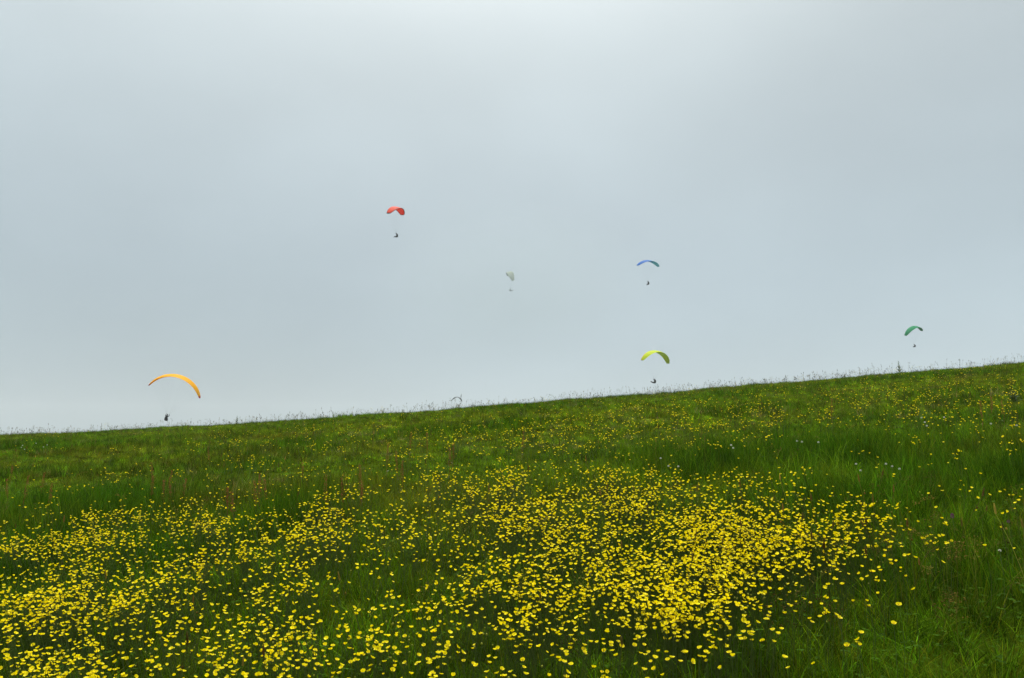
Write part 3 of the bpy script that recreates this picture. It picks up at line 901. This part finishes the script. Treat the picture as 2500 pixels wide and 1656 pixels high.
def build_wing(root, col):
    """col(s, t, surface) -> linear colour of the cloth"""
    cols = [(-1 + 2 * k / (2 * CELLS)) for k in range(2 * CELLS + 1)]
    TU = [0.012, 0.05, 0.12, 0.22, 0.36, 0.52, 0.70, 0.86, 1.0]
    def P(s, t, up, puff):
        c, n, ch, yle = wing_frame(s)
        return c + Vector((0, yle - t * ch, 0)) + n * (foil(t, up) * ch * puff)
    for nm, up in (('upper_surface', True), ('lower_surface', False)):
        mb = MB(); g = []
        for k, s in enumerate(cols):
            puff = 1.10 if k % 2 else 0.97
            g.append([mb.vert(P(s, t, up, puff), col(s, t, nm)) for t in TU])
        for i in range(len(cols) - 1):
            for j in range(len(TU) - 1):
                q = (g[i][j], g[i][j + 1], g[i + 1][j + 1], g[i + 1][j])
                mb.quad(*(q if up else q[::-1]))
        link(nm, mb.mesh(nm), M_wing, root)
    mb = MB(); g = []
    for k, s in enumerate(cols):
        puff = 1.10 if k % 2 else 0.97
        c, n, ch, yle = wing_frame(s)
        row = [P(s, 0.012, True, puff), c + Vector((0, yle + 0.015 * ch, 0)) + n * 0.004, P(s, 0.012, False, puff)]
        g.append([mb.vert(p, col(s, 0, 'leading_edge')) for p in row])
    for i in range(len(cols) - 1):
        for j in range(2): mb.quad(g[i][j], g[i + 1][j], g[i + 1][j + 1], g[i][j + 1])
    link('leading_edge', mb.mesh('leading_edge'), M_wing, root)
    for s in (-1, 1):
        mb = MB(); up = [mb.vert(P(s, t, True, .97), col(s, t, 'wingtip')) for t in TU]; lo = [mb.vert(P(s, t, False, .97), col(s, t, 'wingtip')) for t in TU]
        for j in range(len(TU) - 1): mb.quad(up[j], up[j + 1], lo[j + 1], lo[j])
        link('wingtip', mb.mesh('wingtip'), M_wing, root)
    # lines: cascades from each riser to the lower surface
    mb = MB()
    for sg in (-1, 1):
        rs = Vector((0.22 * sg, 0.05, 0.48))
        for grp in range(5):
            sm = sg * (0.10 + 0.19 * grp + 0.04)
            c, n, ch, yle = wing_frame(sm)
            for t in (0.10, 0.36, 0.62):
                kx = rs.lerp(c + Vector((0, yle - t * ch, 0)), 0.62)
                mb.tube([rs, kx], [0.0009, 0.0009], 3, cap=False)
                for ds in (-0.05, 0.05):
                    s2 = max(-1, min(1, sm + ds))
                    mb.tube([kx, P(s2, t, False, 1.0)], [0.0007, 0.0007], 3, cap=False)
        hand = Vector((0.27 * sg, 0.07, 0.36))
        for grp in range(4):
            s2 = sg * (0.25 + 0.2 * grp)
            mb.tube([hand, P(s2, 1.0, False, 1)], [0.0007, 0.0007], 3, cap=False)
    link('suspension_lines', mb.mesh('suspension_lines', colors=False), M_line, root)
    for sg in (-1, 1):
        mb = MB(); mb.tube([(0.2 * sg, 0.0, -0.02), (0.21 * sg, 0.03, 0.25), (0.22 * sg, 0.05, 0.48)], [0.016, 0.013, 0.011], 4)
        link('riser', mb.mesh('riser', colors=False), M_riser, root)
        mb = MB(); mb.tube([(0.27 * sg - .03, 0.07, 0.37), (0.27 * sg - .012, .07, .33), (0.27 * sg + .012, .07, .33), (0.27 * sg + .03, 0.07, 0.37)], [.006] * 4, 4)
        link('brake_handle', mb.mesh('brake_handle', colors=False), M_riser, root)

def loft(sections):
    mb = MB(); rings = []
    for (y, z, rx, rz, tilt) in sections:
        ring = []
        for k in range(12):
            a = 2 * math.pi * k / 12
            u = rx * math.copysign(abs(math.cos(a)) ** 0.75, math.cos(a)); v = rz * math.copysign(abs(math.sin(a)) ** 0.75, math.sin(a))
            ring.append(mb.vert((u, y + v * math.cos(tilt), z + v * math.sin(tilt))))
        rings.append(ring)
    for i in range(len(rings) - 1):
        for k in range(12): mb.quad(rings[i][k], rings[i][(k + 1) % 12], rings[i + 1][(k + 1) % 12], rings[i + 1][k])
    for rg, s in ((rings[0], sections[0]), (rings[-1], sections[-1])):
        m = mb.vert((0, s[0], s[1]))
        for k in range(12): mb.tri(rg[k], rg[(k + 1) % 12], m)
    return mb
H_SEAT = loft([(-.36, .22, .10, .04, .1), (-.40, .10, .20, .10, .1), (-.44, -.15, .25, .15, .2), (-.42, -.40, .26, .18, .5), (-.30, -.60, .26, .18, 1.0), (-.05, -.68, .25, .14, 1.4), (.18, -.64, .23, .09, 1.6), (.30, -.60, .18, .04, 1.6)]).mesh('harness', colors=False)
H_POD = loft([(-.36, .22, .10, .04, .1), (-.40, .10, .20, .10, .1), (-.44, -.15, .25, .15, .2), (-.42, -.40, .27, .18, .5), (-.28, -.56, .27, .20, 1.0), (0.0, -.58, .26, .20, 1.4), (.35, -.54, .22, .19, 1.55), (.75, -.46, .17, .16, 1.6), (1.10, -.38, .11, .11, 1.6), (1.24, -.34, .04, .05, 1.6)]).mesh('harness', colors=False)
for m in (H_SEAT, H_POD): m.materials.append(M_harness)

def pilot_mesh(name, arms_up, leg):
    """one continuous body: joints joined by edges, thickened by a skin"""
    bm = bmesh.new(); sk = bm.verts.layers.skin.verify()
    def v(p, r, r2=None, root=False):
        x = bm.verts.new(p); x[sk].radius = (r, r2 or r); x[sk].use_root = root; return x
    pel = v((0, -.14, -.40), .15, .13, True); sp = v((0, -.20, -.18), .14, .11); ch = v((0, -.20, .04), .16, .12)
    nk = v((0, -.17, .20), .055); hd = v((0, -.13, .31), .088, .098); tp = v((0, -.12, .41), .06)
    E = [(pel, sp), (sp, ch), (ch, nk), (nk, hd), (hd, tp)]
    for sg in (-1, 1):
        sh = v((.18 * sg, -.19, .12), .07); 
        if arms_up: el_ = v((.34 * sg, -.06, .13), .05); wr = v((.28 * sg, .05, .36), .034); hn = v((.27 * sg, .06, .41), .036, .022)
        else: el_ = v((.31 * sg, -.05, -.08), .05); wr = v((.25 * sg, .12, .10), .034); hn = v((.24 * sg, .14, .15), .036, .022)
        E += [(ch, sh), (sh, el_), (el_, wr), (wr, hn)]
        fd = Vector((0, .35, .94)) if arms_up else Vector((0, .6, .8))
        for q in range(4):            # fingers closing on the brake handle
            b = Vector(hn.co) + Vector(((q - 1.5) * .017, 0, 0)); l = (.032, .038, .036, .028)[q]
            f1 = v(b + fd * l, .009); f2 = v(b + fd * l * 1.1 + Vector((0, .026, -.012)), .008); f3 = v(b + fd * l * .6 + Vector((0, .034, -.026)), .007)
            E += [(hn, f1), (f1, f2), (f2, f3)]
        t1 = v(Vector(hn.co) + Vector((-.032 * sg, .008, .0)), .010); t2 = v(Vector(hn.co) + Vector((-.03 * sg, .03, .018)), .008)
        E += [(hn, t1), (t1, t2)]
        hp = v((.10 * sg, -.10, -.46), .10, .10)
        if leg == 'hang': kn = v((.13 * sg, .36, -.42), .068); an = v((.13 * sg, .62, -.78), .046); to = v((.13 * sg, .80, -.80), .04, .035)
        elif leg == 'down': kn = v((.13 * sg, .33, -.50), .068); an = v((.13 * sg, .38, -.92), .046); to = v((.13 * sg, .55, -.98), .04, .035)
        else: kn = v((.10 * sg, .36, -.46), .066); an = v((.08 * sg, .84, -.42), .046); to = v((.08 * sg, .98, -.34), .04, .035)
        E += [(pel, hp), (hp, kn), (kn, an), (an, to)]
    for a, b in E: bm.edges.new((a, b))
    me = bpy.data.meshes.new(name); bm.to_mesh(me); bm.free()
    me.polygons.foreach_set('use_smooth', np.ones(len(me.polygons), bool))
    return me
P_HANG = pilot_mesh('body', True, 'hang'); P_POD = pilot_mesh('body', True, 'pod'); P_DOWN = pilot_mesh('body', True, 'down')
mb = MB(); mb.ellipsoid((0, -.14, .36), (.118, .140, .122), 12, 8); HELMET = mb.mesh('helmet', colors=False)
# face below the helmet brim: brow to chin with nose, eyes and mouth as relief
mb = MB(); mb.ellipsoid((0, -.055, .295), (.066, .045, .088), 10, 8); mb.ellipsoid((0, -.006, .297), (.012, .018, .020), 6, 5)
FACE = mb.mesh('face', colors=False); FACE.materials.append(M_skin)

def paraglider(px, py, dist, arc, yaw, roll, pitch, col, lab, harness, body, suit, plab, helmet_mat=None):
    """px, py: where the pilot's chest is seen; dist in metres"""
    p = at_dist(px, py, dist)
    m = Matrix.Translation(p) @ Matrix.Rotation(R(yaw), 4, 'Z') @ Matrix.Rotation(R(roll), 4, 'Y') @ Matrix.Rotation(R(pitch), 4, 'X')
    root = empty('paraglider'); root.matrix_world = m
    tag(root, lab, 'paraglider', 'paragliders soaring beyond the hill')
    ARC[0] = R(arc)
    build_wing(root, col)
    link('harness', harness, None, root)
    per = empty('person'); per.matrix_world = m
    tag(per, plab, 'person', 'pilots hanging under the wings')
    b = link('body', body.copy(), suit, per)
    b.modifiers.new('skin', 'SKIN').use_smooth_shade = True
    ss = b.modifiers.new('smooth', 'SUBSURF'); ss.levels = 1; ss.render_levels = 2
    link('helmet', HELMET.copy(), helmet_mat or M_helmet, per)
    link('face', FACE, None, per)
    return root

def lerp3(a, b, k): return tuple(a[i] * (1 - k) + b[i] * k for i in range(3))
def col_orange(s, t, f):
    if abs(s) > 0.93: return (0.62, 0.10, 0.06)
    if f == 'leading_edge' or t < .09: return (0.70, 0.14, 0.03) if s < -.45 else (0.80, 0.36, 0.01)
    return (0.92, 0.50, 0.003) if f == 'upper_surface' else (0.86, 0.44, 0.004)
def col_red(s, t, f):
    if f == 'leading_edge' or t < .06 or abs(s) > .95 or t > .97: return (0.03, 0.02, 0.022)
    return (0.88, 0.10, 0.045)
def col_pale(s, t, f):
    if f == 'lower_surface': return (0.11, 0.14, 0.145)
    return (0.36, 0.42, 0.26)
def col_blue(s, t, f):
    k = max(0, min(1, (s + .25) / .7))
    a, b = (0.015, 0.16, 0.55), (0.20, 0.50, 0.58)
    c = lerp3(a, b, k)
    return lerp3(c, (0.25, 0.55, 0.6), .6) if s < -.88 and f != 'upper_surface' else c
def col_yellow(s, t, f):
    if f == 'leading_edge': return (0.30, 0.05, 0.02) if s < -.4 else (0.55, 0.62, 0.1)
    if t < .14 and s < -.5: return (0.75, 0.36, 0.16)
    if f == 'wingtip': return (0.10, 0.09, 0.05)
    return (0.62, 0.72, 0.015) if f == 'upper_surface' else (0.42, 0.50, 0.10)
def col_green(s, t, f):
    if f == 'leading_edge': return (0.02, 0.09, 0.06)
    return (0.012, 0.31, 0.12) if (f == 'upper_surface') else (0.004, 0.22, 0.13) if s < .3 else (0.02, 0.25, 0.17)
def col_grey(s, t, f): return (0.10, 0.12, 0.13)

paraglider(408, 1017, 142, 64, 12, 14, 9, col_orange, 'orange paraglider wing low over the left skyline', H_SEAT, P_HANG, M_suit, 'dark clad pilot hanging under the orange wing, arms raised')
paraglider(967, 573, 221, 38, 76, -14, 4.5, col_red, 'bright red paraglider with black edging, highest in the sky', H_SEAT, P_HANG, M_suit_grey, 'pilot seated sideways under the red wing, legs to the left')
paraglider(1246.7, 707, 338, 56, -77, 24, 7, col_pale, 'pale green and grey paraglider faded by the mist, turned edge on', H_POD, P_POD, M_suit_grey, 'mist-veiled pilot lying back under the pale wing')
paraglider(1581.6, 690, 273, 37, 37, -5.6, 10, col_blue, 'blue and teal paraglider arc in mid sky', H_SEAT, P_DOWN, M_suit, 'small dark pilot under the blue and teal wing')
paraglider(1597, 929, 203, 59, 35, 1.6, 7.3, col_yellow, 'lime yellow paraglider just above the skyline right of centre', H_POD, P_POD, M_suit, 'dark pilot in a pod under the lime yellow wing')
paraglider(2232, 843, 316, 56, 23, -15, 15.4, col_green, 'dark green paraglider near the right edge above the skyline', H_SEAT, P_DOWN, M_suit, 'dark pilot under the green wing at the right')
paraglider(1114, 993, 620, 62, 40, 6, 6, col_grey, 'tiny grey paraglider arc far off, touching the skyline', H_SEAT, P_HANG, M_suit, 'far pilot of the tiny grey wing, sunk behind the skyline grass')

# ------------------------------------------------------------------ a wisp of cloud the pale wing is flying into
def wisp(px, py, dist, rad, dens):
    mb = MB(); mb.ellipsoid((0, 0, 0), (1, 1, 1), 24, 14)
    o = link('cloud_wisp', mb.mesh('cloud_wisp', colors=False))
    o.location = at_dist(px, py, dist); o.scale = rad
    m, n, l = new_mat('cloud_vapour')
    out = n.new('ShaderNodeOutputMaterial'); pv = n.new('ShaderNodeVolumePrincipled')
    pv.inputs['Color'].default_value = (0.64, 0.71, 0.76, 1)
    tc = n.new('ShaderNodeTexCoord'); ln = n.new('ShaderNodeVectorMath'); ln.operation = 'LENGTH'
    l.new(tc.outputs['Object'], ln.inputs[0])
    mr = n.new('ShaderNodeMapRange'); mr.interpolation_type = 'SMOOTHSTEP'
    for k, v_ in (('From Min', 0.15), ('From Max', 1.0), ('To Min', dens), ('To Max', 0.0)): mr.inputs[k].default_value = v_
    l.new(ln.outputs['Value'], mr.inputs['Value']); l.new(mr.outputs[0], pv.inputs['Density'])
    l.new(pv.outputs[0], out.inputs['Volume'])
    o.data.materials.append(m)
    return tag(o, 'soft wisp of cloud veiling the pale green paraglider', 'cloud', kind='stuff')
wisp(1250, 690, 306, (66, 32, 40), 0.014)

# ------------------------------------------------------------------ hill mist
HAZE = 0.00023
mb = MB()
x0, x1, y0, y1 = gx[0] - 5, gx[-1] + 5, gy[0] - 5, gy[-1] + 5
z0, z1 = float(gv[:, 2].min()) - 1.0, max(float(gv[:, 2].max()), 110.0) + 4
vv = [mb.vert((x, y, z)) for x in (x0, x1) for y in (y0, y1) for z in (z0, z1)]
for q in ((0, 1, 3, 2), (4, 6, 7, 5), (0, 4, 5, 1), (2, 3, 7, 6), (0, 2, 6, 4), (1, 5, 7, 3)): mb.quad(*[vv[k] for k in q])
m_h, n_, l_ = new_mat('mist')
o_ = n_.new('ShaderNodeOutputMaterial'); pv = n_.new('ShaderNodeVolumePrincipled')
pv.inputs['Color'].default_value = (0.93, 0.96, 0.98, 1)
pv.inputs['Density'].default_value = HAZE
pv.inputs['Anisotropy'].default_value = 0.0
l_.new(pv.outputs[0], o_.inputs['Volume'])
haze = link('haze', mb.mesh('haze', smooth=False, colors=False), m_h)
tag(haze, 'thin grey mist over the whole hillside and sky', 'haze', kind='stuff')
